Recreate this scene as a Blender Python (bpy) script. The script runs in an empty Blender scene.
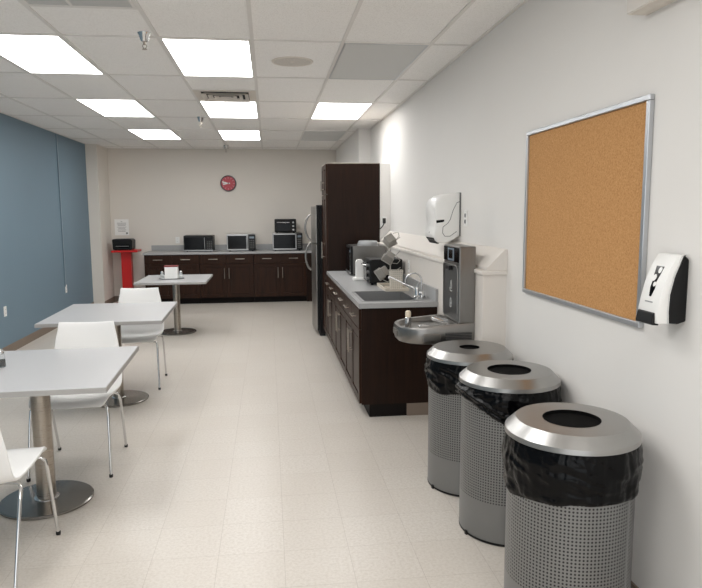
import bpy, bmesh, math, random
from mathutils import Vector, Matrix, noise
random.seed(4)
PI = math.pi
scene = bpy.context.scene
COL = scene.collection

# ------------------------------------------------------------------ mesh builder
class MB:
    def __init__(s): s.v = []; s.f = []; s.uv = {}
    def add(s, vs, fs):
        b = len(s.v); s.v += [tuple(p) for p in vs]; s.f += [tuple(i + b for i in f) for f in fs]; return s
    def box(s, x0, x1, y0, y1, z0, z1, bev=0.0):
        if bev <= 0:
            vs = [(x, y, z) for z in (z0, z1) for y in (y0, y1) for x in (x0, x1)]
            return s.add(vs, [(0, 2, 3, 1), (4, 5, 7, 6), (0, 1, 5, 4), (2, 6, 7, 3), (0, 4, 6, 2), (1, 3, 7, 5)])
        bm = bmesh.new(); bmesh.ops.create_cube(bm, size=1)
        for v in bm.verts:
            v.co = Vector(((x0 + x1) / 2 + v.co.x * (x1 - x0), (y0 + y1) / 2 + v.co.y * (y1 - y0), (z0 + z1) / 2 + v.co.z * (z1 - z0)))
        bmesh.ops.bevel(bm, geom=bm.edges[:], offset=bev, segments=2, affect='EDGES', profile=0.5)
        return s.bm(bm)
    def bm(s, bm):
        bm.verts.index_update()
        s.add([v.co[:] for v in bm.verts], [[v.index for v in f.verts] for f in bm.faces]); bm.free(); return s
    def tube(s, pts, r, n=12, caps=True):
        pts = [Vector(p) for p in pts]; m = len(pts)
        rs = r if isinstance(r, (list, tuple)) else [r] * m
        t0 = (pts[1] - pts[0]).normalized()
        up = Vector((0, 0, 1)) if abs(t0.z) < .9 else Vector((1, 0, 0))
        nx = t0.cross(up).normalized(); vs = []
        for i, p in enumerate(pts):
            t = ((pts[min(i + 1, m - 1)] - p).normalized() + (p - pts[max(i - 1, 0)]).normalized())
            t = t.normalized() if t.length > 1e-6 else t0
            nx = (nx - t * nx.dot(t)).normalized(); ny = t.cross(nx)
            for k in range(n):
                a = 2 * PI * k / n; vs.append(p + (nx * math.cos(a) + ny * math.sin(a)) * rs[i])
        fs = [(i * n + k, i * n + (k + 1) % n, (i + 1) * n + (k + 1) % n, (i + 1) * n + k) for i in range(m - 1) for k in range(n)]
        if caps: fs += [tuple(reversed(range(n))), tuple(range((m - 1) * n, m * n))]
        return s.add(vs, fs)
    def lathe(s, prof, c=(0, 0), n=48, closed=False):
        m = len(prof); vs = []
        for r, z in prof:
            for k in range(n):
                a = 2 * PI * k / n; vs.append((c[0] + r * math.cos(a), c[1] + r * math.sin(a), z))
        rng = range(m) if closed else range(m - 1)
        fs = [(i * n + k, i * n + (k + 1) % n, ((i + 1) % m) * n + (k + 1) % n, ((i + 1) % m) * n + k) for i in rng for k in range(n)]
        if not closed:
            if prof[0][0] > 1e-6: fs.append(tuple(reversed(range(n))))
            if prof[-1][0] > 1e-6: fs.append(tuple(range((m - 1) * n, m * n)))
        return s.add(vs, fs)
    def prism(s, poly, axis, a, b):
        """poly of 2-D points extruded along axis (0:x 1:y 2:z) from a to b"""
        def P(p, t):
            return {0: (t, p[0], p[1]), 1: (p[0], t, p[1]), 2: (p[0], p[1], t)}[axis]
        n = len(poly)
        vs = [P(p, a) for p in poly] + [P(p, b) for p in poly]
        fs = [tuple(reversed(range(n))), tuple(range(n, 2 * n))] + [(i, (i + 1) % n, n + (i + 1) % n, n + i) for i in range(n)]
        return s.add(vs, fs)
    def xf(s, M):
        s.v = [tuple(M @ Vector(p)) for p in s.v]; return s

def build(name, mb, mat, parent=None, smooth=None, bev=0.0, label=None, world=False, uvf=None):
    me = bpy.data.meshes.new(name)
    vs = mb.v
    if world and parent is not None:
        root = parent
        while root.parent: root = root.parent
        inv = (Matrix.Translation(root.location) @ root.rotation_euler.to_matrix().to_4x4()).inverted()
        vs = [tuple(inv @ Vector(p)) for p in vs]
    me.from_pydata(vs, [], mb.f)
    bm = bmesh.new(); bm.from_mesh(me)
    if bev > 0:
        es = [e for e in bm.edges if len(e.link_faces) == 2 and e.calc_face_angle(0) > .6]
        bmesh.ops.bevel(bm, geom=es, offset=bev, segments=2, affect='EDGES', profile=0.5)
    bmesh.ops.recalc_face_normals(bm, faces=bm.faces[:])
    bm.to_mesh(me); bm.free()
    if uvf:
        ul = me.uv_layers.new(name='UVMap')
        for poly in me.polygons:
            us = [uvf(me.vertices[me.loops[li].vertex_index].co) for li in poly.loop_indices]
            mx = max(u[0] for u in us)
            for li, u in zip(poly.loop_indices, us):
                uu = u[0] + (uvf.period if hasattr(uvf, 'period') and mx - u[0] > uvf.period / 2 else 0)
                ul.data[li].uv = (uu, u[1])
    me.materials.append(mat)
    o = bpy.data.objects.new(name, me); COL.objects.link(o)
    if parent is not None: o.parent = parent
    if smooth is not None:
        for p in me.polygons: p.use_smooth = True
        try: me.set_sharp_from_angle(angle=math.radians(smooth))
        except Exception: pass
    if label: o['label'] = label
    return o

def tag(o, label, cat, group=None):
    o['label'] = label; o['category'] = cat
    if group: o['group'] = group
    return o
def thing(name, label, cat, loc=(0, 0, 0), rz=0, group=None):
    o = bpy.data.objects.new(name, None); COL.objects.link(o)
    o.empty_display_size = .1; o.location = loc; o.rotation_euler = (0, 0, rz)
    return tag(o, label, cat, group)
def struct(name, mb, mat, smooth=None, bev=0.0):
    o = build(name, mb, mat, None, smooth, bev); o['kind'] = 'structure'; return o
def dup(root, loc, rz=None, label=None, group=None):
    def cp(o, par):
        c = o.copy(); COL.objects.link(c); c.parent = par
        for ch in list(o.children): cp(ch, c)
        return c
    r = cp(root, None); r.location = loc
    if rz is not None: r.rotation_euler = (0, 0, rz)
    if label: r['label'] = label
    if group: r['group'] = group
    return r

# ------------------------------------------------------------------ materials
def lin(c):
    return tuple(((x / 255) / 12.92 if x / 255 <= .04045 else ((x / 255 + .055) / 1.055) ** 2.4) for x in c) + (1,)
class NT:
    def __init__(s, name):
        s.m = bpy.data.materials.new(name); s.m.use_nodes = True
        s.n = s.m.node_tree.nodes; s.l = s.m.node_tree.links
        s.p = next(x for x in s.n if x.type == 'BSDF_PRINCIPLED')
    def new(s, t, **k):
        x = s.n.new(t)
        for a, b in k.items(): setattr(x, a, b)
        return x
    def link(s, a, b): s.l.new(a, b)
    def math(s, op, a, b=None, c=None):
        x = s.new('ShaderNodeMath', operation=op)
        for i, q in enumerate((a, b, c)):
            if q is None: continue
            if isinstance(q, (int, float)): x.inputs[i].default_value = q
            else: s.link(q, x.inputs[i])
        return x.outputs[0]
    def mix(s, fac, a, b):
        x = s.new('ShaderNodeMix', data_type='RGBA')
        for i, q in ((0, fac), (6, a), (7, b)):
            if isinstance(q, (int, float, tuple)): x.inputs[i].default_value = q
            else: s.link(q, x.inputs[i])
        return x.outputs[2]
    def noise(s, scale, detail=3, stretch=None, coord='Object', rough=.5):
        tc = s.new('ShaderNodeTexCoord'); n = s.new('ShaderNodeTexNoise')
        n.inputs['Scale'].default_value = scale; n.inputs['Detail'].default_value = detail; n.inputs['Roughness'].default_value = rough
        src = tc.outputs[coord]
        if stretch:
            mp = s.new('ShaderNodeMapping'); mp.inputs['Scale'].default_value = stretch; s.link(src, mp.inputs[0]); src = mp.outputs[0]
        s.link(src, n.inputs['Vector']); return n.outputs['Fac']
    def bump(s, h, strength=.2, dist=.01):
        b = s.new('ShaderNodeBump'); b.inputs['Strength'].default_value = strength; b.inputs['Distance'].default_value = dist
        s.link(h, b.inputs['Height']); s.link(b.outputs[0], s.p.inputs['Normal'])
    def ramp(s, fac, stops):
        r = s.new('ShaderNodeValToRGB'); s.link(fac, r.inputs[0])
        e = r.color_ramp.elements
        while len(e) < len(stops): e.new(.5)
        for el, (p, c) in zip(e, stops): el.position = p; el.color = c
        return r.outputs[0]

def mat(name, rgb, rough=.5, metal=0.0, spec=.5, var=.06, vscale=8, stretch=None, bump=0, bscale=60, bdist=.002, trans=0, coat=0, ior=None):
    t = NT(name); c = lin(rgb)
    n = t.noise(vscale, 4, stretch)
    d = tuple(min(1, x * (1 - var)) for x in c[:3]) + (1,); u = tuple(min(1, x * (1 + var)) for x in c[:3]) + (1,)
    t.link(t.mix(n, d, u), t.p.inputs['Base Color'])
    t.p.inputs['Roughness'].default_value = rough; t.p.inputs['Metallic'].default_value = metal
    t.p.inputs['Specular IOR Level'].default_value = spec
    t.p.inputs['Transmission Weight'].default_value = trans
    t.p.inputs['Coat Weight'].default_value = coat
    if ior: t.p.inputs['IOR'].default_value = ior
    if bump: t.bump(t.noise(bscale, 3, stretch), bump, bdist)
    return t.m

def brushed(name, rgb, rough=.32, stretch=(1, 1, 60), var=.12, metal=1.0):
    t = NT(name); c = lin(rgb); n = t.noise(12, 3, stretch)
    t.link(t.mix(n, tuple(x * (1 - var) for x in c[:3]) + (1,), tuple(min(1, x * (1 + var)) for x in c[:3]) + (1,)), t.p.inputs['Base Color'])
    t.p.inputs['Metallic'].default_value = metal
    t.link(t.math('MULTIPLY_ADD', n, .18, rough - .09), t.p.inputs['Roughness'])
    return t.m

def wood(name, dark, light, rough=.38, axis=2):
    t = NT(name); st = [14, 14, 14]; st[axis] = .8
    n = t.noise(3.5, 6, tuple(st), rough=.6)
    t.link(t.ramp(n, [(.3, lin(dark)), (.72, lin(light))]), t.p.inputs['Base Color'])
    t.p.inputs['Roughness'].default_value = rough; t.p.inputs['Specular IOR Level'].default_value = .17
    t.bump(n, .05, .002); return t.m

M = {}
M['wall'] = mat('wall_paint_warm_white', (225, 222, 218), .75, var=.015, vscale=3, bump=.06, bscale=220, spec=.3)
M['wallback'] = mat('wall_paint_greige', (218, 212, 204), .75, var=.015, vscale=3, bump=.06, bscale=220, spec=.3)
M['blue'] = mat('wall_paint_slate_blue', (110, 130, 143), .6, var=.03, vscale=2, bump=.06, bscale=220, spec=.35)
M['cream'] = mat('chase_paint_cream', (214, 208, 201), .6, var=.015, bump=.05, bscale=160, spec=.35)
M['base'] = mat('rubber_base_taupe', (122, 108, 96), .6, var=.08)
M['wood'] = wood('espresso_wood', (29, 15, 8), (54, 31, 18))
M['woodpanel'] = wood('espresso_wood_panel', (25, 13, 7), (38, 21, 12))
M['toe'] = mat('toe_kick_black', (17, 12, 10), .6, spec=.15)
M['laminate'] = mat('grey_laminate', (158, 158, 158), .35, var=.05, vscale=90)
M['tablelam'] = mat('table_laminate', (172, 172, 173), .32, var=.03, vscale=70)
M['tableedge'] = mat('table_edge_grey', (158, 156, 153), .45)
M['chrome'] = mat('chrome', (215, 215, 215), .12, 1.0, var=.02)
M['nickel'] = brushed('brushed_nickel', (170, 162, 152), .3)
M['plate'] = brushed('table_base_steel', (150, 147, 143), .22, stretch=(1, 1, 1))
M['steel'] = brushed('brushed_stainless', (168, 168, 168), .34)
M['steeldark'] = brushed('fountain_steel', (138, 136, 133), .33, stretch=(40, 40, 1))
M['steelpanel'] = brushed('fountain_recess_steel', (120, 120, 119), .4, stretch=(40, 40, 1))
M['fridge'] = brushed('fridge_stainless', (158, 156, 153), .36, stretch=(40, 40, 1))
M['lid'] = brushed('lid_stainless', (170, 169, 167), .33, stretch=(30, 30, 30), var=.05)
M['black'] = mat('black_plastic', (12, 12, 13), .42, spec=.3)
M['blackgloss'] = mat('black_glass', (7, 7, 9), .12, var=.02, spec=.18)
M['blackmatte'] = mat('black_matte', (22, 22, 22), .7)
M['fridgeblack'] = mat('fridge_side_black', (12, 12, 13), .55, spec=.25, bump=.1, bscale=300)
M['greyplastic'] = mat('grey_plastic', (105, 105, 104), .45)
M['white'] = mat('white_plastic', (232, 231, 228), .35, var=.01)
M['chairwhite'] = mat('chair_white_polypropylene', (236, 235, 233), .38, var=.01)
M['paper'] = mat('paper_white', (235, 234, 232), .8, var=.01)
M['ink'] = mat('ink_grey', (150, 150, 150), .8)
M['red'] = mat('red_paint', (190, 22, 20), .4, var=.05)
M['darkred'] = mat('dark_red_trim', (120, 28, 30), .5)
M['clockred'] = mat('clock_face_red', (176, 36, 52), .3, var=.1, vscale=20)
M['clockrim'] = mat('clock_rim_dark', (60, 40, 44), .4)
M['cord'] = mat('black_cord', (25, 24, 24), .6)
M['alu'] = mat('aluminium_frame', (188, 190, 193), .35, .85, var=.04)
M['tin'] = mat('light_frame_white', (222, 219, 215), .5, var=.01)
M['mesh'] = None
M['teeth'] = None
M['glass'] = mat('clear_glass', (240, 243, 243), .06, var=0, trans=.92, ior=1.3)
M['tub'] = mat('translucent_plastic', (190, 192, 193), .25, var=.04, trans=.45, ior=1.25)
M['pepper'] = mat('pepper_dark', (34, 30, 27), .8, var=.4, vscale=300)
M['offlens'] = mat('prismatic_lens_unlit', (206, 206, 204), .65, spec=.2, var=.05, vscale=500, bump=.3, bscale=500)
M['salt'] = mat('salt_white', (225, 224, 222), .8)
M['rack'] = mat('dish_rack_wire', (170, 166, 160), .3, .6)
M['greytub'] = mat('grey_container', (138, 134, 128), .4)
M['screen'] = mat('display_blue_grey', (120, 132, 142), .2)

def m_perf(name, rgb, hole, pitch, rad, metal=0.0, rough=.5, uv=True, zmin=None, axes=(0, 1)):
    t = NT(name); tc = t.new('ShaderNodeTexCoord'); sp = t.new('ShaderNodeSeparateXYZ')
    t.link(tc.outputs['UV' if uv else 'Object'], sp.inputs[0])
    fx = t.math('SUBTRACT', t.math('FRACT', t.math('DIVIDE', sp.outputs[axes[0]], pitch)), .5)
    fy = t.math('SUBTRACT', t.math('FRACT', t.math('DIVIDE', sp.outputs[axes[1]], pitch)), .5)
    d = t.math('SQRT', t.math('ADD', t.math('MULTIPLY', fx, fx), t.math('MULTIPLY', fy, fy)))
    msk = t.math('LESS_THAN', d, rad / pitch)
    if zmin is not None: msk = t.math('MULTIPLY', msk, t.math('GREATER_THAN', sp.outputs[axes[1]], zmin))
    n = t.noise(6, 3)
    c = lin(rgb); base = t.mix(n, tuple(x * .94 for x in c[:3]) + (1,), tuple(x * 1.05 for x in c[:3]) + (1,))
    t.link(t.mix(msk, base, lin(hole)), t.p.inputs['Base Color'])
    t.link(t.math('MULTIPLY', t.math('SUBTRACT', 1.0, msk), metal), t.p.inputs['Metallic'])
    t.p.inputs['Roughness'].default_value = rough; return t.m
M['binbody'] = m_perf('perforated_bin_steel', (132, 132, 131), (14, 14, 14), .0135, .0038, .6, .4, True, .2)
M['seam'] = mat('bin_seam_grey', (140, 140, 139), .45, .5)
M['grille'] = m_perf('perforated_grille', (208, 208, 206), (150, 150, 150), .011, .0038, 0, .6, False)
M['speaker'] = m_perf('speaker_grille', (212, 206, 199), (176, 170, 163), .006, .002, 0, .6, False)
M['caddy'] = m_perf('utensil_caddy_plastic', (205, 199, 188), (130, 124, 114), .017, .004, 0, .5, False, None, (0, 2))

# floor tiles
def m_floor():
    t = NT('vinyl_floor_tiles'); T = .3048
    tc = t.new('ShaderNodeTexCoord'); sp = t.new('ShaderNodeSeparateXYZ'); t.link(tc.outputs['Object'], sp.inputs[0])
    u = t.math('DIVIDE', t.math('SUBTRACT', sp.outputs[0], .0392), T); v = t.math('DIVIDE', t.math('SUBTRACT', sp.outputs[1], 2.6205), T)
    def edge(q): return t.math('GREATER_THAN', t.math('ABSOLUTE', t.math('SUBTRACT', t.math('FRACT', q), .5)), .5 - .0032)
    line = t.math('MAXIMUM', edge(u), edge(v))
    cb = t.new('ShaderNodeCombineXYZ'); t.link(t.math('FLOOR', u), cb.inputs[0]); t.link(t.math('FLOOR', v), cb.inputs[1])
    wn = t.new('ShaderNodeTexWhiteNoise', noise_dimensions='3D'); t.link(cb.outputs[0], wn.inputs[0])
    a = t.mix(wn.outputs[0], lin((201, 194, 185)), lin((206, 200, 192)))
    sp1 = t.noise(70, 4, rough=.7); sp2 = t.noise(2.2, 3)
    b = t.mix(t.ramp(sp1, [(.42, (0, 0, 0, 1)), (.62, (1, 1, 1, 1))]), a, lin((191, 183, 173)))
    c = t.mix(t.math('MULTIPLY', sp2, .25), b, lin((187, 178, 168)))
    d = t.mix(t.math('MULTIPLY', line, .5), c, lin((138, 126, 114)))
    t.link(d, t.p.inputs['Base Color'])
    t.link(t.math('MULTIPLY_ADD', sp1, .16, .24), t.p.inputs['Roughness'])
    t.p.inputs['Specular IOR Level'].default_value = .42
    t.bump(t.math('SUBTRACT', t.math('MULTIPLY', sp1, .3), line), .08, .001); return t.m
M['floor'] = m_floor()

def m_ceil():
    t = NT('acoustic_tile'); n = t.noise(160, 4, rough=.75); w = t.noise(1.2, 2)
    a = t.mix(w, lin((243, 241, 238)), lin((247, 245, 243)))
    t.link(t.mix(t.ramp(n, [(.34, (1, 1, 1, 1)), (.5, (0, 0, 0, 1))]), a, lin((222, 219, 215))), t.p.inputs['Base Color'])
    t.p.inputs['Roughness'].default_value = .9; t.p.inputs['Specular IOR Level'].default_value = .1
    t.bump(n, .25, .002); return t.m
M['ceil'] = m_ceil()

def m_cork():
    t = NT('cork'); n = t.noise(130, 4, rough=.75); w = t.noise(10, 3)
    a = t.ramp(n, [(.3, lin((160, 114, 70))), (.5, lin((190, 143, 94))), (.7, lin((206, 162, 115)))])
    t.link(t.mix(t.math('MULTIPLY', w, .3), a, lin((178, 131, 84))), t.p.inputs['Base Color'])
    t.p.inputs['Roughness'].default_value = .9; t.p.inputs['Specular IOR Level'].default_value = .15
    t.bump(n, .2, .002); return t.m
M['cork'] = m_cork()

def m_bag():
    t = NT('black_bin_liner'); n = t.noise(14, 5, (1, 1, 1.6), rough=.6)
    t.link(t.mix(n, lin((4, 4, 5)), lin((8, 8, 9))), t.p.inputs['Base Color'])
    t.link(t.math('MULTIPLY_ADD', n, .12, .12), t.p.inputs['Roughness']); t.p.inputs['Specular IOR Level'].default_value = .15
    tc = t.new('ShaderNodeTexCoord'); mp = t.new('ShaderNodeMapping'); mp.inputs['Rotation'].default_value = (.5, .6, 0); mp.inputs['Scale'].default_value = (1, 1, 3.2)
    r = t.new('ShaderNodeTexNoise'); r.noise_type = 'RIDGED_MULTIFRACTAL'; r.inputs['Scale'].default_value = 9; r.inputs['Detail'].default_value = 3
    t.link(tc.outputs['Object'], mp.inputs[0]); t.link(mp.outputs[0], r.inputs['Vector'])
    t.bump(t.math('ADD', t.math('MULTIPLY', r.outputs['Fac'], .5), n), .35, .012); return t.m
M['bag'] = m_bag()

M['pit'] = mat('liner_inside_black', (8, 8, 8), .9, spec=.1)
LIGHT = 4.4
def m_emit():
    t = NT('lit_diffuser'); e = t.new('ShaderNodeEmission'); n = t.noise(3, 2, (1, .2, 1))
    t.link(t.mix(n, (1, .993, .98, 1), (1, .997, .987, 1)), e.inputs[0]); e.inputs[1].default_value = LIGHT
    out = next(x for x in t.n if x.type == 'OUTPUT_MATERIAL'); t.link(e.outputs[0], out.inputs[0]); return t.m
M['lit'] = m_emit()

# ------------------------------------------------------------------ room shell
RW, LW, BW, H = 1.43, -2.99, 12.2, 2.735
Y0 = -3.2
struct('floor', MB().box(LW - .1, RW + .1, Y0 - .1, BW + .1, -.1, 0), M['floor'])
struct('ceiling', MB().box(LW - .1, RW + .1, Y0 - .1, BW + .1, H, H + .1), M['ceil'])
struct('wall_left', MB().box(LW - .1, LW, Y0, BW, 0, H), M['blue'])
struct('wall_right', MB().box(RW, RW + .1, Y0, BW, 0, H), M['wall'])
struct('wall_back', MB().box(LW, RW, BW, BW + .1, 0, H), M['wallback'])
# rear wall left out so the world light can brighten the room from behind
struct('wall_column_left', MB().box(LW, -2.81, 11.46, BW, 0, H), M['wallback'])
struct('wall_column_right', MB().box(1.262, RW, 9.15, BW, 0, H), M['wall'])
struct('baseboard_left', MB().box(LW, LW + .008, Y0, 11.46, 0, .1), M['base'], bev=.002)
struct('baseboard_back', MB().box(-2.81, -2.2, BW - .008, BW, 0, .1).box(-2.81, -2.802, 11.46, BW - .008, 0, .1), M['base'], bev=.002)
struct('baseboard_right', MB().box(RW - .008, RW, Y0, 3.79, 0, .1), M['base'], bev=.002)
# ceiling T-bar grid
GX, GY, T = -.0855, 4.5628, .6096
g = MB(); w = .012
for i in range(-5, 3):
    x = GX + i * T
    if LW < x < RW: g.box(x - w, x + w, Y0, BW, 2.7285, H + .002)
for j in range(-7, 7):
    y = GY + j * 2 * T
    if Y0 < y < BW:
        xs = [LW] + [GX + i * T for i in range(-4, 3)] + [RW]
        for a, b in zip(xs[:-1], xs[1:]): g.box(a + (w if a > LW else 0), b - (w if b < RW else 0), y - w, y + w, 2.729, H + .002)
g.box(GX - 2 * T + w, GX - T - w, GY - T - w, GY - T + w, 2.729, H + .002)
g.box(GX - T + w, GX - w, GY + 3 * T - w, GY + 3 * T + w, 2.729, H + .002)
struct('trim_1', g, M['tin'])
e = MB()
e.box(LW, LW + .02, Y0, 11.46, 2.729, H).box(RW - .02, RW, Y0, 9.15, 2.729, H).box(-2.81, 1.262, BW - .02, BW, 2.729, H)
e.box(1.242, 1.262, 9.15, BW - .02, 2.729, H).box(1.242, RW, 9.13, 9.15, 2.729, H)
e.box(LW, -2.81, 11.44, 11.46, 2.729, H).box(-2.81, -2.79, 11.46, BW - .02, 2.729, H)
struct('trim_2', e, M['tin'])
# pipe chase along the right wall: box, cap and sloping top
struct('wall_chase', MB().box(1.282, RW, 3.80, 7.64, 0, 1.205), M['cream'])
struct('trim_3', MB().box(1.27, RW, 3.788, 7.64, 1.205, 1.232), M['cream'], bev=.006)
struct('trim_4', MB().prism([(1.302, 1.232), (RW, 1.232), (RW, 1.362), (1.415, 1.362), (1.302, 1.25)], 1, 3.792, 7.64), M['cream'], bev=.003)

# ------------------------------------------------------------------ ceiling fixtures
def cell(i, j): return GX + (i + .5) * T, GY + (j + .5) * 2 * T
def fixture(i, j, label, lit=True, group=None):
    x, y = cell(i, j)
    t = thing('ceiling_light', label, 'ceiling light', (x, y, 2.7285), 0, group)
    a, b = T / 2 - w, T - w
    f = MB()
    for q in ((-a, a, -b, -b + .012), (-a, a, b - .012, b), (-a, -a + .012, -b + .012, b - .012), (a - .012, a, -b + .012, b - .012)):
        f.box(*q, -.001, .0065)
    build('frame', f, M['tin'] if lit else M['alu'], t)
    build('diffuser', MB().box(-a + .012, a - .012, -b + .012, b - .012, .001, .006), M['lit'] if lit else M['offlens'], t)
    return t
G = 'lit ceiling light panels'
fixture(-3, 0, 'glowing ceiling light panel cut by the left edge of the photo', True, G)
fixture(-1, 0, 'largest glowing ceiling light panel, beside the round ceiling speaker', True, G)
fixture(-3, 2, 'second glowing ceiling light panel in the row nearest the blue wall', True, G)
fixture(-1, 2, 'glowing ceiling light panel directly beyond the slotted air vent', True, G)
fixture(1, 2, 'glowing ceiling light panel nearest the right wall', True, G)
fixture(-3, 4, 'farthest glowing ceiling light panel in the row nearest the blue wall', True, G)
fixture(-1, 4, 'farthest glowing ceiling light panel in the middle row, above the red clock', True, G)
G2 = 'unlit ceiling light panels'
fixture(1, 0, 'large unlit grey ceiling light panel beside the round ceiling speaker', False, G2)
fixture(1, 4, 'small far unlit grey ceiling light panel near the wall column on the right', False, G2)
# the room's other ceiling lights, behind the viewpoint
for i, j, on in ((-3, -2, 1), (-1, -2, 1), (1, -2, 0), (-3, -4, 1), (-1, -4, 1), (1, -4, 1)):
    if not on: continue
    x, y = cell(i, j)
    L = bpy.data.lights.new('room_ceiling_lamp', 'AREA'); L.shape = 'RECTANGLE'; L.size = .57; L.size_y = 1.18
    L.energy = LIGHT * PI * .57 * 1.18; L.color = (1, .995, .984)
    o = bpy.data.objects.new('room_ceiling_lamp', L); o.location = (x, y, 2.722); COL.objects.link(o)

# return grille
t = thing('return_air_grille', 'perforated grey return air grille in the ceiling at the top left', 'air vent', (GX - 1.5 * T, GY - 1.5 * T, 2.7285))
a = T / 2 - w
f = MB()
for q in ((-a, a, -a, -a + .02), (-a, a, a - .02, a), (-a, -a + .02, -a + .02, a - .02), (a - .02, a, -a + .02, a - .02), (-.06, -.045, -a + .02, a - .02)): f.box(*q, -.003, .006)
build('frame', f, M['tin'], t)
build('face_panel', MB().box(-a + .02, -.06, -a + .02, a - .02, 0, .004).box(-.045, a - .02, -a + .02, a - .02, 0, .004), M['grille'], t)
# supply diffuser with stepped square louvres
x, y = GX - .5 * T, GY + 3.5 * T
t = thing('supply_air_vent', 'square slotted supply air vent with dark louvre gaps in the ceiling', 'air vent', (x, y, 2.7285))
build('back_plate', MB().box(-a, a, -a, a, .003, .006), M['blackmatte'], t)
def ring(m, r0, r1, z0, z1):
    # sloped square ring: outer half-size r1 at z1, inner half-size r0 at z0
    vs = []
    for r, z in ((r1, z1), (r0, z0), (r0, z0 - .003), (r1, z1 - .003)):
        vs += [(-r, -r, z), (r, -r, z), (r, r, z), (-r, r, z)]
    fs = []
    for i in range(4):
        for k in range(4):
            fs.append((i * 4 + k, i * 4 + (k + 1) % 4, ((i + 1) % 4) * 4 + (k + 1) % 4, ((i + 1) % 4) * 4 + k))
    m.add(vs, fs)
M['vent'] = mat('vent_cream', (216, 209, 200), .6)
m = MB(); ring(m, .225, a, .002, .002); build('face_frame', m, M['vent'], t)
for r in (.222, .165, .108):
    m = MB(); ring(m, r - .038, r, .0, -.02); build('louvre', m, M['vent'], t)
build('center_plate', MB().box(-.05, .05, -.05, .05, -.02, -.016), M['vent'], t)
# speaker
t = thing('ceiling_speaker', 'round flush beige ceiling speaker between two light panels', 'speaker', (.205, 5.175, 2.7345))
build('trim_ring', MB().lathe([(.14, 0), (.14, -.006), (.155, -.007), (.16, 0)], n=48, closed=True), M['vent'], t, smooth=40)
build('grille', MB().lathe([(0, -.0045), (.14, -.0045), (.14, -.001), (0, -.001)], n=48), M['speaker'], t)
build('center_cap', MB().lathe([(0, -.007), (.012, -.0065), (.016, -.0045)], n=24), M['vent'], t, smooth=40)
# sprinklers
def sprinkler(x, y, label, s=1.0):
    t = thing('fire_sprinkler', label, 'sprinkler', (x, y, 2.7345), 0, 'ceiling sprinklers')
    build('escutcheon', MB().lathe([(0, 0), (.043 * s, 0), (.043 * s, -.004), (.034 * s, -.016), (.027 * s, -.045 * s), (.018 * s, -.055 * s), (0, -.055 * s)], n=28), M['chrome'], t, smooth=40)
    h = MB().tube([(0, 0, -.055 * s), (0, 0, -.075 * s)], .009 * s)
    for q in (-1, 1): h.tube([(q * .007, 0, -.07 * s), (q * .014 * s, 0, -.083 * s), (q * .004, 0, -.1 * s)], .003 * s, 8)
    build('head', h, M['nickel'], t, smooth=50)
    d = MB().lathe([(0, -.1 * s), (.016 * s, -.1 * s), (.017 * s, -.104 * s), (0, -.106 * s)], n=20)
    build('deflector', d, M['nickel'], t, smooth=40)
sprinkler(-.765, 4.47, 'nearest chrome fire sprinkler hanging from the ceiling beside the largest light')
sprinkler(-.785, 8.2, 'middle fire sprinkler on the ceiling left of the light beyond the vent', 1.1)
sprinkler(-.70, 11.55, 'farthest fire sprinkler on the ceiling above the red wall clock', 1.1)

# ------------------------------------------------------------------ wall things, left and back
def outlet(name, loc, normal, label, cat='outlet', dark=False, switch=False):
    rz = {'+x': PI / 2, '-x': -PI / 2, '-y': 0}[normal]
    t = thing(name, label, cat, loc, rz)
    build('cover_plate', MB().box(-.036, .036, -.006, 0, -.058, .058), M['white'], t, bev=.002)
    for z in (-.022, .022):
        r = build('socket', MB().box(-.014, .014, -.009, -.004, z - .014, z + .014), M['greyplastic'] if dark else M['white'], t, bev=.002)
        build('slot', MB().box(-.008, -.005, -.0095, -.008, z - .004, z + .006).box(.005, .008, -.0095, -.008, z - .004, z + .006), M['blackmatte'], r)
    return t
outlet('wall_outlet', (LW, 7.74, .495), '+x', 'white wall outlet low on the blue wall nearest the viewer')
outlet('wall_outlet', (LW, 10.0, .49), '+x', 'white wall outlet on the blue wall at the foot of the conduit')
t = thing('cable_conduit', 'thin vertical grey conduit running up the blue wall from the far outlet', 'conduit', (LW, 9.95, .53))
build('channel', MB().box(0, .016, -.01, .01, 0, 2.19), M['blue'], t, bev=.003)
build('seam', MB().box(.016, .0175, -.0035, .0035, 0, 2.19), M['alu'], t)
outlet('wall_outlet', (-1.655, BW, 1.1), '-y', 'white outlet on the back wall between the notice and the microwaves')
t = thing('paper_notice', 'white printed paper notice on the back wall above the black box', 'notice', (-2.625, BW - .002, 1.345))
build('sheet', MB().box(-.123, .123, -.002, .002, -.145, .14), M['paper'], t)
ln = MB()
for k, (z, wd) in enumerate(((.1, .03), (.072, .16), (.052, .15), (.03, .14), (.0, .16), (-.022, .12), (-.05, .15), (-.075, .13))):
    ln.box(-wd / 2, wd / 2, -.003, -.002, z - .004, z + .004)
build('printed_lines', ln, M['ink'], t)
build('printed_mark', MB().box(.07, .1, -.003, -.002, -.125, -.095), M['greyplastic'], t)
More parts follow.
